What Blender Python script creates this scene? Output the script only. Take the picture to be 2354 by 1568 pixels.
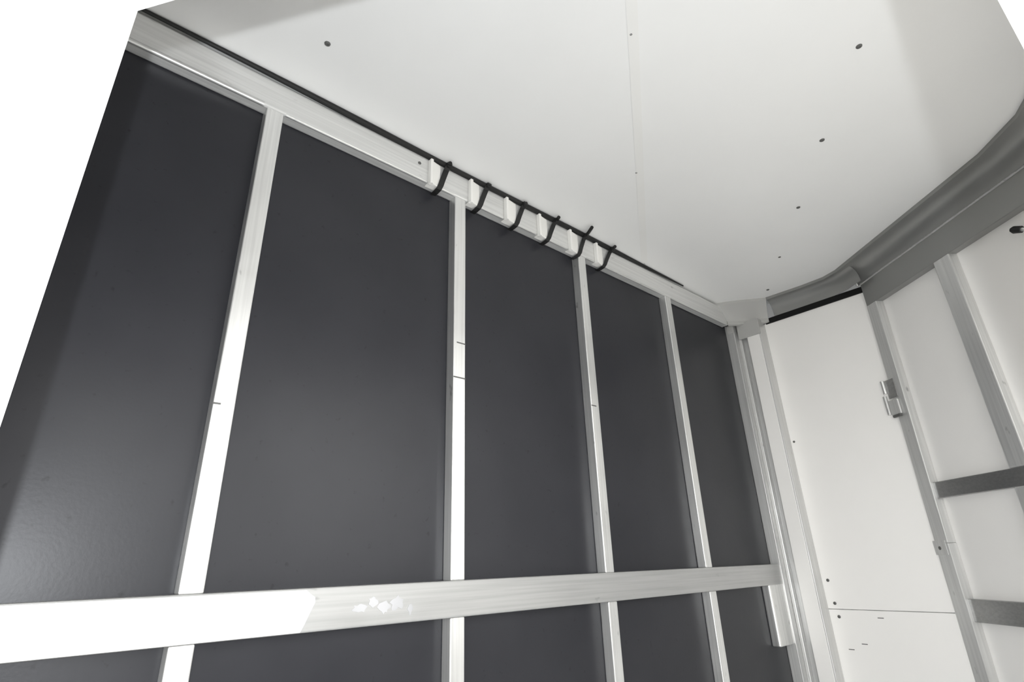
import bpy, bmesh, math, random
from mathutils import Vector, Matrix

random.seed(7)
scene = bpy.context.scene
for o in list(bpy.data.objects):
    bpy.data.objects.remove(o, do_unlink=True)
COL = scene.collection
ZC = 1.10      # eye height above the trailer floor; heights in this script are given from the eye level

# ------------------------------------------------------------------ camera
cam_d = bpy.data.cameras.new('camera')
cam = bpy.data.objects.new('camera', cam_d)
COL.objects.link(cam)
cam_d.sensor_width = 36.0
cam_d.lens = 19.1907
cam_d.clip_start = 0.005
right = Vector((0.65318967, 0.75660242, -0.02993386))
down = Vector((-0.30517601, 0.22687305, -0.92487633))
ahead = Vector((-0.69297248, 0.61325476, 0.37908804))
cam.matrix_world = Matrix(((right.x, -down.x, -ahead.x, 0), (right.y, -down.y, -ahead.y, 0),
                           (right.z, -down.z, -ahead.z, ZC), (0, 0, 0, 1)))
scene.camera = cam

# ------------------------------------------------------------------ world, lights, exposure
SKY = 4.25
FLASH = 28.0
wd = bpy.data.worlds.new('sky'); scene.world = wd; wd.use_nodes = True
bg = wd.node_tree.nodes['Background']
bg.inputs[0].default_value = (1.0, 0.995, 0.97, 1); bg.inputs[1].default_value = SKY

fl_d = bpy.data.lights.new('camera_flash', 'POINT'); fl_d.energy = FLASH; fl_d.shadow_soft_size = 0.006
fl_d.color = (0.93, 0.965, 1.0)
fl = bpy.data.objects.new('camera_flash', fl_d); COL.objects.link(fl)
fl.location = (0.062, -0.036, ZC + 0.018)      # the flash beside the lens

vs = scene.view_settings
vs.view_transform = 'Standard'; vs.look = 'None'; vs.gamma = 1.0; vs.use_curve_mapping = False
vs.exposure = 0.0

# ------------------------------------------------------------------ materials
def newmat(name):
    m = bpy.data.materials.new(name); m.use_nodes = True
    nt = m.node_tree; return m, nt, nt.nodes['Principled BSDF']

def noise(nt, scale, detail=3, stretch=(1, 1, 1), rough=0.55):
    tc = nt.nodes.new('ShaderNodeTexCoord'); mp = nt.nodes.new('ShaderNodeMapping')
    mp.inputs['Scale'].default_value = stretch
    nz = nt.nodes.new('ShaderNodeTexNoise'); nz.inputs['Scale'].default_value = scale
    nz.inputs['Detail'].default_value = detail; nz.inputs['Roughness'].default_value = rough
    nt.links.new(tc.outputs['Object'], mp.inputs[0]); nt.links.new(mp.outputs[0], nz.inputs['Vector'])
    return nz

def ramp(nt, src, stops):
    r = nt.nodes.new('ShaderNodeValToRGB'); e = r.color_ramp.elements
    e[0].position, e[0].color = stops[0][0], (*stops[0][1], 1)
    e[1].position, e[1].color = stops[-1][0], (*stops[-1][1], 1)
    for p, c in stops[1:-1]:
        k = e.new(p); k.color = (*c, 1)
    nt.links.new(src, r.inputs[0]); return r

def mixc(nt, a, b, fac):
    mx = nt.nodes.new('ShaderNodeMixRGB'); mx.blend_type = 'MULTIPLY'; mx.inputs[0].default_value = fac
    nt.links.new(a, mx.inputs[1]); nt.links.new(b, mx.inputs[2]); return mx.outputs[0]

def metal(name, grain, base=0.78, rough=0.40, metallic=0.85, spots=0.8, tint=(1, 1, .985)):
    """mill-finish aluminium: faint drawing lines along the grain axis, cloudy roughness, a few dark scuffs"""
    m, nt, p = newmat(name)
    st = [40, 40, 40]; st['xyz'.index(grain)] = 0.8
    g = noise(nt, 4.0, 2, st)
    b0 = tuple(base * 0.90 * t for t in tint); b1 = tuple(min(1, base * 1.06 * t) for t in tint)
    rc = ramp(nt, g.outputs[0], [(0.3, b0), (0.7, b1)])
    st2 = [1, 1, 1]; st2['xyz'.index(grain)] = 0.45
    sp = noise(nt, 46.0, 2, st2)
    rs = ramp(nt, sp.outputs[0], [(0.20, (.25, .25, .25)), (0.31, (1, 1, 1))])
    col = mixc(nt, rc.outputs[0], rs.outputs[0], spots)
    nt.links.new(col, p.inputs['Base Color'])
    cl = noise(nt, 9.0, 3, (1, 1, 1))
    rr = ramp(nt, cl.outputs[0], [(0.3, (rough - .07,) * 3), (0.7, (rough + .07,) * 3)])
    nt.links.new(rr.outputs[0], p.inputs['Roughness'])
    p.inputs['Metallic'].default_value = metallic
    return m

def painted(name, col, rough=0.35, spec=0.4, var=0.03, bump=0.0):
    m, nt, p = newmat(name)
    nz = noise(nt, 3.0, 3)
    lo = tuple(c * (1 - var) for c in col); hi = tuple(min(1, c * (1 + var)) for c in col)
    r = ramp(nt, nz.outputs[0], [(0.3, lo), (0.7, hi)])
    nt.links.new(r.outputs[0], p.inputs['Base Color'])
    p.inputs['Roughness'].default_value = rough; p.inputs['Specular IOR Level'].default_value = spec
    if bump:
        b = nt.nodes.new('ShaderNodeBump'); b.inputs['Strength'].default_value = bump
        b.inputs['Distance'].default_value = 0.002
        n2 = noise(nt, 220.0, 2); nt.links.new(n2.outputs[0], b.inputs['Height'])
        nt.links.new(b.outputs[0], p.inputs['Normal'])
    return m

M = {}
M['alu_z'] = metal('aluminium_upright', 'z', base=0.86)
M['alu_y'] = metal('aluminium_lengthwise', 'y', base=0.72, rough=0.36, metallic=0.75)
M['alu_x'] = metal('aluminium_crosswise', 'x')
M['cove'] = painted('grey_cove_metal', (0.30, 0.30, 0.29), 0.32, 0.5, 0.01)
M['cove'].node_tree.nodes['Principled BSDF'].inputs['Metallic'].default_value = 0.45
M['rail'] = metal('aluminium_middle_rail', 'y', base=0.46, rough=0.36, metallic=0.5, spots=0.5)
M['alu_dark'] = metal('aluminium_dull', 'x', base=0.40, rough=0.34, metallic=0.85, spots=0.2)
M['post'] = metal('aluminium_post', 'z', base=0.66, rough=0.42, metallic=0.55, spots=0.35)
M['nose_upright'] = metal('aluminium_nose_upright', 'z', base=0.70, rough=0.40, metallic=0.6, spots=0.6)
M['bright'] = metal('aluminium_cut_edge', 'z', base=0.9, rough=0.3, metallic=0.4, spots=0.0)
M['top_rail'] = metal('aluminium_top_rail', 'y', base=0.74, rough=0.42, metallic=0.45, spots=0.4)
M['ceiling'] = painted('white_ceiling_sheet', (0.84, 0.84, 0.83), 0.38, 0.35, 0.012)
M['strip'] = painted('cream_joint_strip', (0.825, 0.82, 0.80), 0.4, 0.35, 0.015)
M['white_panel'] = painted('white_wall_sheet', (0.88, 0.865, 0.84), 0.36, 0.4, 0.015)
M['outer'] = painted('white_outer_skin', (0.9, 0.9, 0.9), 0.4, 0.4, 0.01)
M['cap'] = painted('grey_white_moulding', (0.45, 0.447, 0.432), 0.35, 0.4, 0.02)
M['plastic'] = painted('white_clip_plastic', (0.86, 0.85, 0.82), 0.35, 0.45, 0.03)
M['black'] = painted('black_rubber', (0.012, 0.012, 0.012), 0.5, 0.35, 0.1)
M['gap'] = painted('black_gap', (0.008, 0.008, 0.008), 0.7, 0.2, 0.05)  # near-black for the shaded gap under the cove, also backs the bulkhead
M['screw'] = painted('dark_screw_steel', (0.10, 0.10, 0.095), 0.45, 0.5, 0.1)
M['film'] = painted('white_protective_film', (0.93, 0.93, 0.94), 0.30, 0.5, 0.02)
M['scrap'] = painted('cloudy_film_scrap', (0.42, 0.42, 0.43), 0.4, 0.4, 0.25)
M['mat'] = painted('grey_floor_sheet', (0.80, 0.82, 0.85), 0.5, 0.3, 0.04)
M['ground'] = painted('pale_concrete', (0.45, 0.44, 0.42), 0.9, 0.2, 0.06)

def dark_sheet():
    m, nt, p = newmat('charcoal_wall_sheet')
    nz = noise(nt, 5.0, 4)
    r = ramp(nt, nz.outputs[0], [(0.3, (0.0235, 0.0240, 0.0285)), (0.7, (0.0290, 0.0295, 0.0345))])
    sp = noise(nt, 75.0, 2)
    rs = ramp(nt, sp.outputs[0], [(0.22, (.45, .45, .45)), (0.33, (1, 1, 1))])
    nt.links.new(mixc(nt, r.outputs[0], rs.outputs[0], 0.7), p.inputs['Base Color'])
    p.inputs['Roughness'].default_value = 0.345
    p.inputs['Specular IOR Level'].default_value = 0.27
    b = nt.nodes.new('ShaderNodeBump'); b.inputs['Strength'].default_value = 0.05; b.inputs['Distance'].default_value = 0.002
    n2 = noise(nt, 160.0, 2); nt.links.new(n2.outputs[0], b.inputs['Height']); nt.links.new(b.outputs[0], p.inputs['Normal'])
    return m
M['dark'] = dark_sheet()

# ------------------------------------------------------------------ builders
def link(name, me, mat, parent=None):
    if mat: me.materials.append(mat)
    o = bpy.data.objects.new(name, me); COL.objects.link(o)
    if parent: o.parent = parent
    return o

def tag(o, label, cat, group=None, kind=None):
    o['label'] = label; o['category'] = cat
    if group: o['group'] = group
    if kind: o['kind'] = kind
    return o

def finish(bm, name, mat, parent=None, bevel=0.0, seg=2, smooth=False, angle=35):
    bmesh.ops.recalc_face_normals(bm, faces=bm.faces)
    if bevel:
        es = [e for e in bm.edges if e.is_manifold and e.calc_face_angle(0) > math.radians(angle)]
        bmesh.ops.bevel(bm, geom=es, offset=bevel, segments=seg, affect='EDGES', profile=0.5, clamp_overlap=True)
    me = bpy.data.meshes.new(name); bm.to_mesh(me); bm.free()
    if smooth:
        me.polygons.foreach_set('use_smooth', [True] * len(me.polygons))
        try: me.set_sharp_from_angle(angle=math.radians(40))
        except Exception: pass
    return link(name, me, mat, parent)

def prism(bm, pts0, pts1):
    """closed solid between two matching loops of 3-D points"""
    a = [bm.verts.new(p) for p in pts0]; b = [bm.verts.new(p) for p in pts1]
    n = len(a)
    bm.faces.new(a); bm.faces.new(list(reversed(b)))
    for i in range(n):
        bm.faces.new((a[i], b[i], b[(i + 1) % n], a[(i + 1) % n]))

def Z(z): return ZC + z

def boxm(bm, x0, x1, y0, y1, z0, z1):
    lo = [(x0, y0, Z(z0)), (x1, y0, Z(z0)), (x1, y1, Z(z0)), (x0, y1, Z(z0))]
    prism(bm, lo, [(x, y, Z(z1)) for x, y, _ in lo])

def box(name, x0, x1, y0, y1, z0, z1, mat, parent=None, bevel=0.0):
    bm = bmesh.new(); boxm(bm, x0, x1, y0, y1, z0, z1)
    return finish(bm, name, mat, parent, bevel)

class Frame:
    """a vertical wall frame: s along the wall, d out of it into the room, z up from eye level"""
    def __init__(self, p0, deg, flip=1):
        a = math.radians(deg); self.p = p0
        self.u = (math.cos(a), math.sin(a)); self.n = (math.sin(a) * flip, -math.cos(a) * flip)
    def __call__(self, s, d, z):
        return (self.p[0] + s * self.u[0] + d * self.n[0], self.p[1] + s * self.u[1] + d * self.n[1], Z(z))
    def box(self, name, s0, s1, d0, d1, z0, z1, mat, parent=None, bevel=0.0, lean=0.0):
        bm = bmesh.new()
        c = [(s0, d0), (s1, d0), (s1, d1), (s0, d1)]
        prism(bm, [self(s, d, z0) for s, d in c], [self(s + lean, d, z1) for s, d in c])
        return finish(bm, name, mat, parent, bevel)

def tube(bm, pts, r, n=10):
    """round bar along a polyline"""
    pts = [Vector(p) for p in pts]; rings = []
    for i, p in enumerate(pts):
        t = (pts[min(i + 1, len(pts) - 1)] - pts[max(i - 1, 0)]).normalized()
        ref = Vector((0, 0, 1)) if abs(t.z) < 0.9 else Vector((1, 0, 0))
        a = t.cross(ref).normalized(); b = t.cross(a)
        rr = r[i] if isinstance(r, (list, tuple)) else r
        rings.append([bm.verts.new(p + rr * (math.cos(2 * math.pi * k / n) * a + math.sin(2 * math.pi * k / n) * b)) for k in range(n)])
    for q, w in zip(rings, rings[1:]):
        for k in range(n):
            bm.faces.new((q[k], q[(k + 1) % n], w[(k + 1) % n], w[k]))
    bm.faces.new(rings[0]); bm.faces.new(list(reversed(rings[-1])))

def clip(poly, a, b, c):
    """part of a 2-D polygon with a*x + b*y >= c"""
    out = []
    for i, p in enumerate(poly):
        q = poly[(i + 1) % len(poly)]
        fp, fq = a * p[0] + b * p[1] - c, a * q[0] + b * q[1] - c
        if fp >= 0: out.append(p)
        if fp * fq < 0:
            t = fp / (fp - fq); out.append((p[0] + t * (q[0] - p[0]), p[1] + t * (q[1] - p[1])))
    return out

def slab(name, poly, z0, z1, mat, parent=None, bevel=0.0):
    bm = bmesh.new()
    prism(bm, [(x, y, Z(z0)) for x, y in poly], [(x, y, Z(z1)) for x, y in poly])
    return finish(bm, name, mat, parent, bevel)

# ------------------------------------------------------------------ plan of the compartment
XB = -1.03            # face of the dark bulkhead sheets
XS = -1.0             # face of its uprights and rails
YF = 2.24             # face of the far side sheet
ZT = 1.012            # underside of the roof
ZF = -1.10            # floor
VW = Frame((-0.505, 2.222), -36.8, 1)          # slanted far nose wall
NW = Frame((-0.4690, -0.0210), 35.5, 1)        # slanted near nose wall with the open doorway (d towards outside)
XTIP = 0.21
def nw_y(x): return -0.021 + math.tan(math.radians(35.5)) * (x + 0.469)
def vw(s, d=0.0): q = VW(s, d, 0); return (q[0], q[1])
YN = nw_y(-1.03)
room = [(-1.06, nw_y(-1.06)), (XTIP + .02, nw_y(XTIP + .02)), (XTIP + .02, 1.60), (XTIP - .03, 1.68), vw(0.76, -0.04), vw(0.0, -0.05), (-0.53, YF + .03), (-1.06, YF + .03)]

# ------------------------------------------------------------------ ground, floor
g = slab('ground', [(-9, -9), (9, -9), (9, 9), (-9, 9)], -1.75, -1.62, M['ground'])
tag(g, 'pale concrete yard around the trailer', 'ground', kind='structure')
fl_o = slab('floor', room, ZF - 0.06, ZF, M['mat'])
tag(fl_o, 'grey trailer floor under the bulkhead wall', 'floor', kind='structure')

# ------------------------------------------------------------------ ceiling: two white sheets, joint strip, screws
ceil_o = slab('ceiling', room, ZT + 0.008, ZT + 0.05, M['outer'])
tag(ceil_o, 'white sheet ceiling with faint joint and dark screws', 'ceiling', kind='structure')
na, nb, nc = 0.818, 0.575, 0.076             # the joint runs square to the doorway wall
for sgn in (1, -1):
    slab('ceiling_sheet', clip(room, sgn * na, sgn * nb, sgn * nc + 0.001), ZT, ZT + 0.008, M['ceiling'], ceil_o)
j0, j1 = (-0.10, 0.277), (-0.985, 1.533)
bm = bmesh.new()
w = 0.011
lo = [(j0[0] - w * na, j0[1] - w * nb, Z(ZT - .0008)), (j0[0] + w * na, j0[1] + w * nb, Z(ZT - .0008)),
      (j1[0] + w * na, j1[1] + w * nb, Z(ZT - .0008)), (j1[0] - w * na, j1[1] - w * nb, Z(ZT - .0008))]
prism(bm, lo, [(x, y, Z(ZT + .0002)) for x, y, _ in lo])
finish(bm, 'joint_strip', M['strip'], ceil_o)

def screw_mesh(r, h):
    bm = bmesh.new(); n = 10
    prof = [(r, 0), (r * .95, h * .5), (r * .6, h * .9), (r * .45, h), (r * .32, h * .55)]
    rings = [[bm.verts.new((a * math.cos(2 * math.pi * k / n), a * math.sin(2 * math.pi * k / n), z)) for k in range(n)] for a, z in prof]
    for q, v in zip(rings, rings[1:]):
        for k in range(n): bm.faces.new((q[k], q[(k + 1) % n], v[(k + 1) % n], v[k]))
    bm.faces.new(rings[-1]); bm.faces.new(list(reversed(rings[0])))
    bmesh.ops.recalc_face_normals(bm, faces=bm.faces)
    me = bpy.data.meshes.new('screw'); bm.to_mesh(me); bm.free(); me.materials.append(M['screw']); return me
SCREW = screw_mesh(1.0, 0.45)
def screw(parent, loc, r, axis):
    o = bpy.data.objects.new('screw', SCREW); COL.objects.link(o); o.parent = parent
    o.location = loc; o.scale = (r, r, r)
    o.rotation_euler = Vector(axis).to_track_quat('Z', 'Y').to_euler()
    return o
for x, y, r in [(-0.847, 0.265, .0065), (-0.133, 1.144, .0065), (-0.302, 1.382, .0065), (-0.473, 1.638, .006), (-0.651, 1.896, .005),
                (-0.802, 2.119, .006), (-0.693, 1.102, .003), (-0.43, 0.738, .003)]:
    screw(ceil_o, (x, y, Z(ZT)), r, (0, 0, -1))

# ------------------------------------------------------------------ wall_left: the dark bulkhead
wl = box('wall_left', -1.075, -1.0425, YN - .05, YF + .03, ZF, ZT + .04, M['gap'])
tag(wl, 'charcoal sheeted bulkhead wall framed with bare aluminium', 'wall', kind='structure')
ST = [(-0.283, -0.248), (0.207, 0.242), (0.698, 0.733), (1.183, 1.217), (1.664, 1.700)]
MR0, MR1 = -0.0945, -0.0265                  # middle rail
TR0, TR1 = 0.924, 1.002                      # top rail
edges = [YN - .03] + [v for s in ST for v in ((s[0] + s[1]) / 2,)] + [2.16]
for (a, b) in zip(edges, edges[1:]):
    for z0, z1 in ((MR1 - .02, TR0 + .03), (ZF, MR0 + .02)):
        box('wall_sheet', -1.0425, XB, a + .0012, b - .0012, z0, z1, M['dark'], wl)
for (a, b) in ST:
    for z0, z1 in ((MR1, TR0), (ZF, MR0)):
        box('upright', XB, XS, a, b, z0, z1, M['alu_z'], wl, 0.0022)
mr = box('middle_rail', XB, XS + .0015, YN + .02, 2.158, MR0, MR1, M['rail'], wl, 0.0025)
tr = box('top_rail', XB, XS + .0015, YN + .02, 2.13, TR0, TR1, M['top_rail'], wl, 0.005)
bm = bmesh.new(); tube(bm, [(XS - .002, YN + .02, Z(TR0 + .004)), (XS - .002, 0.200, Z(TR0 + .004))], 0.0055, 12)
finish(bm, 'rail_bead', M['alu_y'], tr, smooth=True)
prev = 0.2
for (a, b) in ST[1:] + [(2.12, 2.13)]:
    if a > prev + .05 and prev > .21:
        bm = bmesh.new(); tube(bm, [(XS - .003, prev + .004, Z(TR0 + .004)), (XS - .003, a - .004, Z(TR0 + .004))], 0.0045, 12)
        finish(bm, 'rail_bead', M['alu_y'], tr, smooth=True)
    prev = b
# protective film still on the rear part of the middle rail, with a slanted torn edge, and scraps of it
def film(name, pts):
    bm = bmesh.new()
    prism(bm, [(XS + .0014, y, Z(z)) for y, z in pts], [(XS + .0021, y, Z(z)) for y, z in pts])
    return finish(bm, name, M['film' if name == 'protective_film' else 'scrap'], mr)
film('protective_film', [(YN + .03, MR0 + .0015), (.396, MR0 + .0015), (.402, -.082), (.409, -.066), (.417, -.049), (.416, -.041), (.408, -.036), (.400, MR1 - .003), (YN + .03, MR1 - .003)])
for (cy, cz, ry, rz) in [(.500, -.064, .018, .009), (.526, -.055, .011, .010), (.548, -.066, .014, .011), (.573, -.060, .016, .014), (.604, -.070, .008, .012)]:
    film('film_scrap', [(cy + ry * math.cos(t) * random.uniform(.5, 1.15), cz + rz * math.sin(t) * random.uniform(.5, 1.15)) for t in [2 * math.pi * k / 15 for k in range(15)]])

for (yy0, yy1, z) in [(.2075, .219, .268), (.699, .7330, .412), (.707, .7330, .5005), (1.184, 1.205, .42)]:
    box('scratch', XS - .0005, XS + .0004, yy0, yy1, z - .0016, z + .0016, M['screw'], wl)
# ------------------------------------------------------------------ wall_back: far side sheet, post, bracket
wb = box('wall_back', -1.06, -0.50, YF + .014, YF + .03, ZF, ZT + .01, M['outer'])
tag(wb, 'white sheeted side wall between the corner post and the nose', 'wall', kind='structure')
box('wall_sheet', -0.99, -0.502, YF, YF + .014, -0.1765, 0.921, M['white_panel'], wb, 0.0008)
box('wall_sheet', -0.99, -0.502, YF, YF + .014, ZF, -0.1785, M['white_panel'], wb, 0.0008)
for x, z, r in [(-.882, .413, .0045), (-.874, -.085, .0055), (-.868, -.159, .0055), (-.864, -.201, .0055)]:
    screw(wb, (x, YF, Z(z)), r, (0, -1, 0))
for x, z in [(-.848, -.300), (-.803, -.281), (-.735, -.200)]:
    box('scratch', x - .009, x + .009, YF - .0006, YF, z - .0012, z + .0012, M['screw'], wb)
box('shadow_gap', -0.885, -0.503, YF - .006, YF + .010, 0.917, 0.940, M['gap'], wb)  # black strip standing in for the shade in the gap under the cove

post = slab('trim_1', [(-1.03, 2.155), (-.993, 2.155), (-.993, 2.205), (-.953, 2.205), (-.953, 2.176), (-.893, 2.176), (-.893, YF), (-1.03, YF)], ZF, 0.935, M['post'], None, 0.0015)
tag(post, 'stepped aluminium corner post beside the charcoal bulkhead', 'post', kind='structure')
box('white_insert', -0.949, -0.898, 2.1735, 2.177, ZF, 0.866, M['white_panel'], post, 0.0008)
slab('groove_bead', [(-.9935, 2.185), (-.980, 2.185), (-.980, 2.2055), (-.9935, 2.2055)], ZF, 0.90, M['post'], post, 0.003)
box('cover_plate', -0.984, -0.889, 2.168, 2.178, 0.862, 0.930, M['cap'], post, 0.002)
box('cover_plate', -1.022, -0.992, 2.150, 2.157, 0.895, 0.930, M['cap'], post, 0.002)
bk = slab('post_sleeve', [(-1.03, 2.055), (-1.003, 2.052), (-.998, 2.056), (-.998, 2.16), (-1.03, 2.16)], -0.285, MR0 + .002, M['alu_z'], wl, 0.004)

# ------------------------------------------------------------------ wall_front: the slanted far nose wall
wf = VW.box('wall_front', 0.0, 0.80, -0.060, -0.044, ZF, ZT, M['outer'])
tag(wf, 'white slanted nose wall behind an aluminium frame', 'wall', kind='structure')
SA, SB = (-0.022, 0.028), (0.312, 0.372)
for z0, z1 in ((0.18, 0.87), (-0.168, 0.18), (ZF, -0.168)):
    for s0, s1 in ((0.0, 0.342), (0.342, 0.80)):
        VW.box('wall_sheet', s0 + .001, s1 - .001, -0.044, -0.03, z0 + .001, z1 - .001, M['white_panel'], wf)
VW.box('upright', SA[0], SA[1], -0.03, 0.0, 0.022, 0.854, M['nose_upright'], wf, 0.0025, lean=0.016)
VW.box('upright', SA[0] - .0165, SA[1] - .0155, -0.03, 0.001, ZF, 0.022, M['nose_upright'], wf, 0.0025, lean=0.016)
VW.box('upright', SB[0], SB[1], -0.03, 0.0, 0.205, 0.854, M['nose_upright'], wf, 0.003)
VW.box('upright', SB[0] - .006, SB[1] - .006, -0.03, 0.0, -0.136, 0.155, M['nose_upright'], wf, 0.003)
VW.box('upright', SB[0] - .006, SB[1] - .006, -0.03, 0.0, ZF, -0.198, M['nose_upright'], wf, 0.003)
VW.box('cross_rail', 0.022, 0.70, -0.03, -0.010, 0.155, 0.205, M['alu_dark'], wf, 0.002)
VW.box('cross_rail', 0.014, 0.70, -0.03, -0.010, -0.198, -0.136, M['alu_dark'], wf, 0.002)
beam = VW.box('top_beam', -0.004, 0.70, -0.03, 0.0, 0.852, 0.944, M['cove'], wf, 0.002)
screw(wf, VW(-0.006, 0.001, 0.008), .006, (VW.n[0], VW.n[1], 0))
VW.box('splice_plate', -0.028, 0.020, 0.0, 0.002, -0.012, 0.030, M['nose_upright'], wf, 0.0008)

# ------------------------------------------------------------------ trim_2: cove moulding round the roof edge
def loft(name, rows, mat, parent=None, thick=0.0):
    bm = bmesh.new()
    V = [[bm.verts.new(p) for p in r] for r in rows]
    for q, v in zip(V, V[1:]):
        for k in range(len(q) - 1): bm.faces.new((q[k], q[k + 1], v[k + 1], v[k]))
    bmesh.ops.recalc_face_normals(bm, faces=bm.faces)
    if thick:
        bmesh.ops.solidify(bm, geom=bm.faces[:], thickness=thick)
    return finish(bm, name, mat, parent, smooth=True)

def cove_rows(path, depth, zb, zt, nseg=9, lip=0.009, back=1.0):
    """path: (top edge point, outward unit vector); section = lip under the roof then a hollow curve down to the wall"""
    rows = []
    for (x, y), (ox, oy) in path:
        r = [(x, y, Z(zt)), (x, y, Z(zt - lip)), (x + ox * .006, y + oy * .006, Z(zt - lip))]
        a0 = .006
        for k in range(1, nseg + 1):
            t = k / nseg
            # quadratic with the control point deep in the corner: a hollow section
            cx, cz = depth * 0.86, zt - lip - 0.003
            d = (1 - t) ** 2 * a0 + 2 * t * (1 - t) * cx + t * t * depth
            z = (1 - t) ** 2 * (zt - lip) + 2 * t * (1 - t) * cz + t * t * zb
            r.append((x + ox * d, y + oy * d, Z(z)))
        rows.append(r)
    return rows

cove = bpy.data.objects.new('trim_2', None); COL.objects.link(cove)
cove.location = (-0.5, 2.15, Z(0.95))
tag(cove, 'grey hollow cove moulding running round the roof edge above the nose', 'moulding', kind='structure')
def adopt(o):
    o.parent = cove; o.matrix_parent_inverse = cove.matrix_basis.inverted(); return o
un = (-VW.n[0], -VW.n[1])
p1 = [((-.842, 2.184), (0, 1)), ((-.70, 2.193), (0, 1)), ((-.615, 2.190), (.1, .99)), ((-.56, 2.168), (.35, .93)), ((-.515, 2.137), (.5, .86))]
adopt(loft('cove_section', cove_rows(p1, 0.048, 0.940, ZT), M['cove'], None, 0.002))
off = 0.0755
def vtop(s): q = VW(s, off, 0); return (q[0], q[1])
p2 = [(vtop(s), un) for s in (-0.010, 0.15, 0.30, 0.45, 0.585, 0.63)]
x6, y6 = p2[-1][0]
p2 += [((0.052, 1.675), (.72, .69)), ((0.078, 1.62), (.84, .54)), ((0.105, 1.56), (.93, .36)), ((0.125, 1.48), (.99, .1)), ((0.13, 1.38), (1, 0)), ((0.13, 0.55), (1, 0))]
adopt(loft('cove_section', cove_rows(p2, off, 0.944, ZT), M['cove'], None, 0.003))
# bright cut end of the nose moulding
q = cove_rows(p2[:1], off, 0.944, ZT)[0]
bm = bmesh.new(); tube(bm, [Vector(v) + Vector((VW.u[0], VW.u[1], 0)) * -.004 + Vector((VW.n[0], VW.n[1], -.35)) * .003 for v in q[4:]], 0.0036, 8)
adopt(finish(bm, 'cut_end', M['bright'], None, smooth=True))
bm = bmesh.new(); tube(bm, [VW(0.0, 0.002, 0.944), VW(0.69, 0.002, 0.944)], 0.0035, 8)
adopt(finish(bm, 'edge_bead', M['alu_x'], None, smooth=True))
# corner cap over the post
rows = []
for (tx, ty), (bx_, by_) in zip([(-1.012, 2.062), (-.97, 2.086), (-.924, 2.118), (-.845, 2.186)], [(-1.0, 2.125), (-.975, 2.155), (-.94, 2.185), (-.872, 2.236)]):
    r = [(tx, ty, Z(ZT)), (tx, ty, Z(ZT - .010))]
    for k in range(1, 8):
        t = k / 7; h = .72 * math.sin(t * math.pi / 2) + .28 * t
        r.append((tx + (bx_ - tx) * h, ty + (by_ - ty) * h, Z((ZT - .010) * (1 - t) + .938 * t)))
    r += [(bx_ + .002, by_ - .004, Z(.936)), (bx_ + .002, by_ - .004, Z(.926)), (bx_, by_ + .006, Z(.924))]
    rows.append(r)
adopt(loft('corner_cap', rows, M['cap'], None, 0.003))

# ------------------------------------------------------------------ the tip of the nose and the near nose wall, round the open doorway
wt = bpy.data.objects.new('wall_right', None); COL.objects.link(wt); wt.location = (XTIP, 1.0, 0)
tag(wt, 'white blunt nose end wall with an opening added for daylight', 'wall', kind='structure')
def adopt2(o):
    o.parent = wt; o.matrix_parent_inverse = wt.matrix_basis.inverted(); return o
ya, yb = nw_y(XTIP) - .01, 1.69
for (y0, y1, z0, z1) in [(ya, .50, ZF, ZT), (1.42, yb, ZF, ZT), (.50, 1.42, 0.76, ZT), (.50, 1.42, ZF, -0.04)]:  # the unseen opening in this end wall is added to bring daylight inside
    adopt2(box('nose_sheet', XTIP, XTIP + .02, y0, y1, z0, z1, M['white_panel']))
# near wall: doorway from s = 0 to 0.604, up to 0.470 above the eye
wn = bpy.data.objects.new('door_1', None); COL.objects.link(wn); wn.location = (-.469, -.021, 0)
tag(wn, 'white outer skin around the open doorway', 'doorway', kind='structure')
def adopt3(o):
    o.parent = wn; o.matrix_parent_inverse = wn.matrix_basis.inverted(); return o
DS, DH = 0.604, 0.4703
TH = 0.012
adopt3(NW.box('door_jamb', -0.28, 0.0, 0.0, TH, ZF - .06, ZT + .05, M['outer']))
adopt3(NW.box('outer_sheet', -0.72, -0.28, 0.0, TH, 0.22, ZT + .05, M['outer']))     # opening left of the doorway, added to let more daylight in
adopt3(NW.box('outer_sheet', -0.72, -0.28, 0.0, TH, ZF - .06, -0.45, M['outer']))
adopt3(NW.box('door_jamb', DS, 0.90, 0.0, TH, ZF - .06, ZT + .05, M['outer']))
adopt3(NW.box('door_header', 0.0, DS, 0.0, TH, DH, ZT + .05, M['outer']))

# ------------------------------------------------------------------ black cable along the top rail, clips and ties
bm = bmesh.new(); pts = []; rr = []
y = YN + .05
while y < 1.82:
    pts.append((-0.9945 + .0012 * math.sin(y * 7), y, Z(1.0055 + .0018 * math.sin(y * 4.3 + 1)))); rr.append(.0036 + .0042 * min(1, max(0, (y + .05) / .5)) if y < 1.35 else .0078 - (y - 1.35) * .0115)
    y += .035
tube(bm, pts, rr, 10)
cb = finish(bm, 'cable', M['black'], None, smooth=True)
tag(cb, 'long black cable along the top rail under the ceiling', 'cable')

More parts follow.
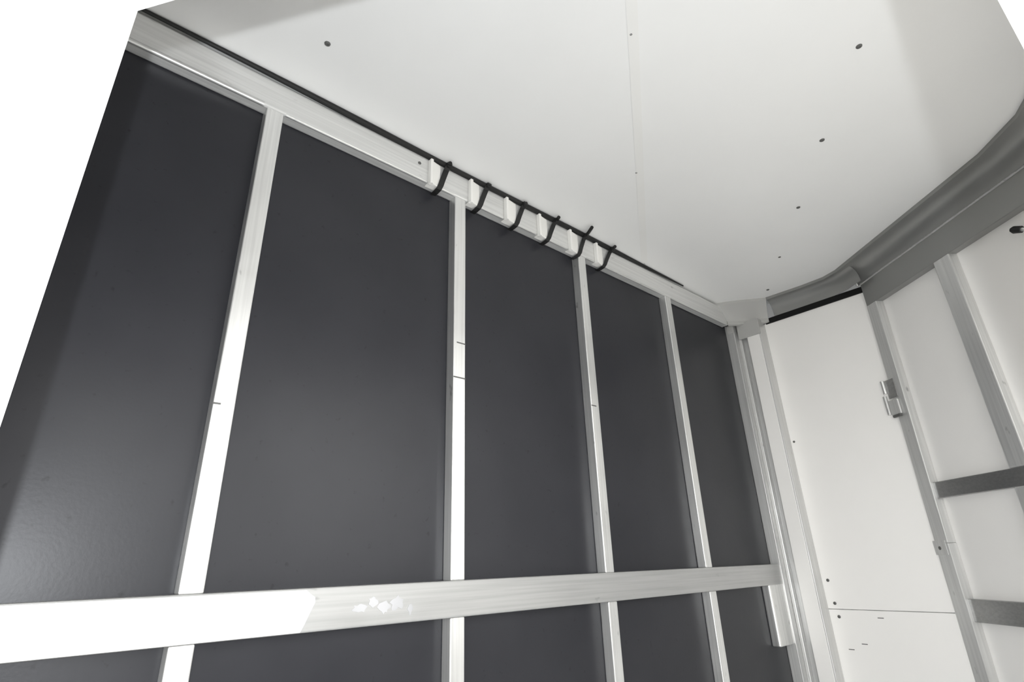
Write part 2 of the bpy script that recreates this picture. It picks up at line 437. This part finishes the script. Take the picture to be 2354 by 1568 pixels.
fins = [0.612, 0.742, 0.871, 1.002, 1.138, 1.265]
ttop = [0.667, 0.803, 0.942, 1.076, 1.215, 1.350]
tbot = [0.641, 0.772, 0.908, 1.037, 1.177, 1.299]
tails = [.008, .002, .004, .016, .044, .016]
place = ['first', 'second', 'third', 'fourth', 'fifth', 'last']
XR = XS + .0015
for i in range(6):
    # white plastic clip hooked round the rail: plate, raised rib, lips above and below
    e = bpy.data.objects.new('cable_clip', None); COL.objects.link(e); e.location = (XR, fins[i], Z(0.96))
    tag(e, '%s white plastic clip on the top rail counted from the doorway' % place[i], 'clip', 'white clips on the top rail')
    def add(o):
        o.parent = e; o.matrix_parent_inverse = e.matrix_basis.inverted(); return o
    y0 = fins[i]; y1 = tbot[i] + .004
    bm = bmesh.new()
    prism(bm, [(XR, y0, Z(TR0 - .004)), (XR + .010, y0, Z(TR0 - .004)), (XR + .010, y0, Z(.992)), (XR, y0, Z(.998))],
          [(XR, y1, Z(TR0 - .004)), (XR + .004, y1, Z(TR0 - .004)), (XR + .004, y1, Z(.992)), (XR, y1, Z(.998))])
    add(finish(bm, 'clip_plate', M['plastic'], None, 0.0012))
    add(box('clip_rib', XR, XR + .0145, y0 - .003, y0 + .006, TR0 - .007, .994, M['plastic'], None, 0.002))
    add(box('clip_lip', XB + .016, XR + .006, y0 - .002, y1 - .008, TR0 - .0035, TR0 - .0005, M['plastic'], None, 0.001))
    # black tie round cable and rail
    t = bpy.data.objects.new('cable_tie', None); COL.objects.link(t); t.location = (XR, tbot[i], Z(0.96))
    extra = ['', '', '', ' with a short upright tail', ' with the longest upright tail', ' with a stubby tail'][i]
    tag(t, '%s black tie from the doorway strapped round the top rail%s' % (place[i], extra), 'cable tie', 'black ties on the top rail')
    def addt(o):
        o.parent = t; o.matrix_parent_inverse = t.matrix_basis.inverted(); return o
    bm = bmesh.new(); wv = .0080
    a, b = ttop[i], tbot[i]
    def yy(z): return b + (a - b) * (z - (TR0 - .01)) / (1.012 - TR0)
    loop = [(XB + .006, TR0 - .0095), (XR - .010, TR0 - .0115), (XR + .004, TR0 - .009), (XR + .0085, TR0 + .004), (XR + .0072, .950), (XR + .0075, .985), (XR + .0135, .997), (XR + .0135, 1.004), (XR + .009, 1.0105)]
    inn = [(XB + .006, TR0 - .0078), (XR - .010, TR0 - .0098), (XR + .003, TR0 - .0075), (XR + .0068, TR0 + .004), (XR + .0055, .950), (XR + .0058, .985), (XR + .0118, .997), (XR + .0118, 1.004), (XR + .0085, 1.009)]
    for (o0, o1), (i0, i1) in zip(zip(loop, loop[1:]), zip(inn, inn[1:])):
        quad = [o0, o1, i1, i0]
        prism(bm, [(x, yy(z) - wv, Z(z)) for x, z in quad], [(x, yy(z) + wv, Z(z)) for x, z in quad])
    addt(finish(bm, 'strap', M['black'], None))
    addt(box('lock_head', XR + .006, XR + .019, a - .008, a + .007, .992, 1.006, M['black'], None, 0.002))
    bm = bmesh.new()
    tl = tails[i]
    tube(bm, [(XR + .012, a, Z(1.000)), (XR + .016 + tl * .4, a - tl * .22, Z(1.000)), (XR + .016 + tl, a - tl * .55, Z(.9985))], .0055, 8)
    addt(finish(bm, 'tail', M['black'], None, smooth=True))
screw(wl, (XR + .0005, 0.583, Z(.972)), .0045, (1, 0, 0))

# ------------------------------------------------------------------ hinge on the first nose upright
h = bpy.data.objects.new('hinge', None); COL.objects.link(h); h.location = VW(-0.01, 0.0, 0.44)
tag(h, 'small metal hinge on the upright between side wall and nose', 'hinge')
def addh(o):
    o.parent = h; o.matrix_parent_inverse = h.matrix_basis.inverted(); return o
addh(VW.box('hinge_leaf', -0.026, 0.016, 0.0, 0.004, 0.500, 0.566, M['alu_dark'], None, .0015))
addh(VW.box('hinge_leaf', -0.030, 0.014, 0.0, 0.010, 0.440, 0.494, M['post'], None, .004))
bm = bmesh.new(); tube(bm, [VW(-0.030, 0.008, 0.520), VW(-0.030, 0.008, 0.566)], .007, 12)
addh(finish(bm, 'hinge_barrel', M['alu_z'], None, smooth=True))
bm = bmesh.new(); tube(bm, [VW(-0.036, 0.010, 0.446), VW(-0.036, 0.010, 0.512)], .0065, 12)
addh(finish(bm, 'hinge_barrel', M['post'], None, smooth=True))
addh(VW.box('hinge_foot', -0.024, 0.010, 0.002, 0.012, 0.432, 0.441, M['screw'], None, .002))

# ------------------------------------------------------------------ black-tipped hook rod on the nose wall
k = bpy.data.objects.new('hook_rod', None); COL.objects.link(k); k.location = VW(0.60, -0.03, 0.76)
tag(k, 'metal hook rod with a black rubber tip on the nose wall', 'hook')
def addk(o):
    o.parent = k; o.matrix_parent_inverse = k.matrix_basis.inverted(); return o
bm = bmesh.new(); tube(bm, [VW(0.574, 0.008, 0.803), VW(0.580, 0.007, 0.799), VW(0.596, 0.004, 0.790)], [.006, .0105, .0095], 12)
addk(finish(bm, 'rubber_tip', M['black'], None, smooth=True))
bm = bmesh.new(); tube(bm, [VW(0.594, 0.004, 0.791), VW(0.64, -0.008, 0.765), VW(0.66, -0.022, 0.752), VW(0.66, -0.031, 0.750)], .0055, 10)
addk(finish(bm, 'rod', M['alu_z'], None, smooth=True))
addk(VW.box('base_plate', 0.640, 0.682, -0.0305, -0.027, 0.728, 0.772, M['alu_dark'], None, .001))
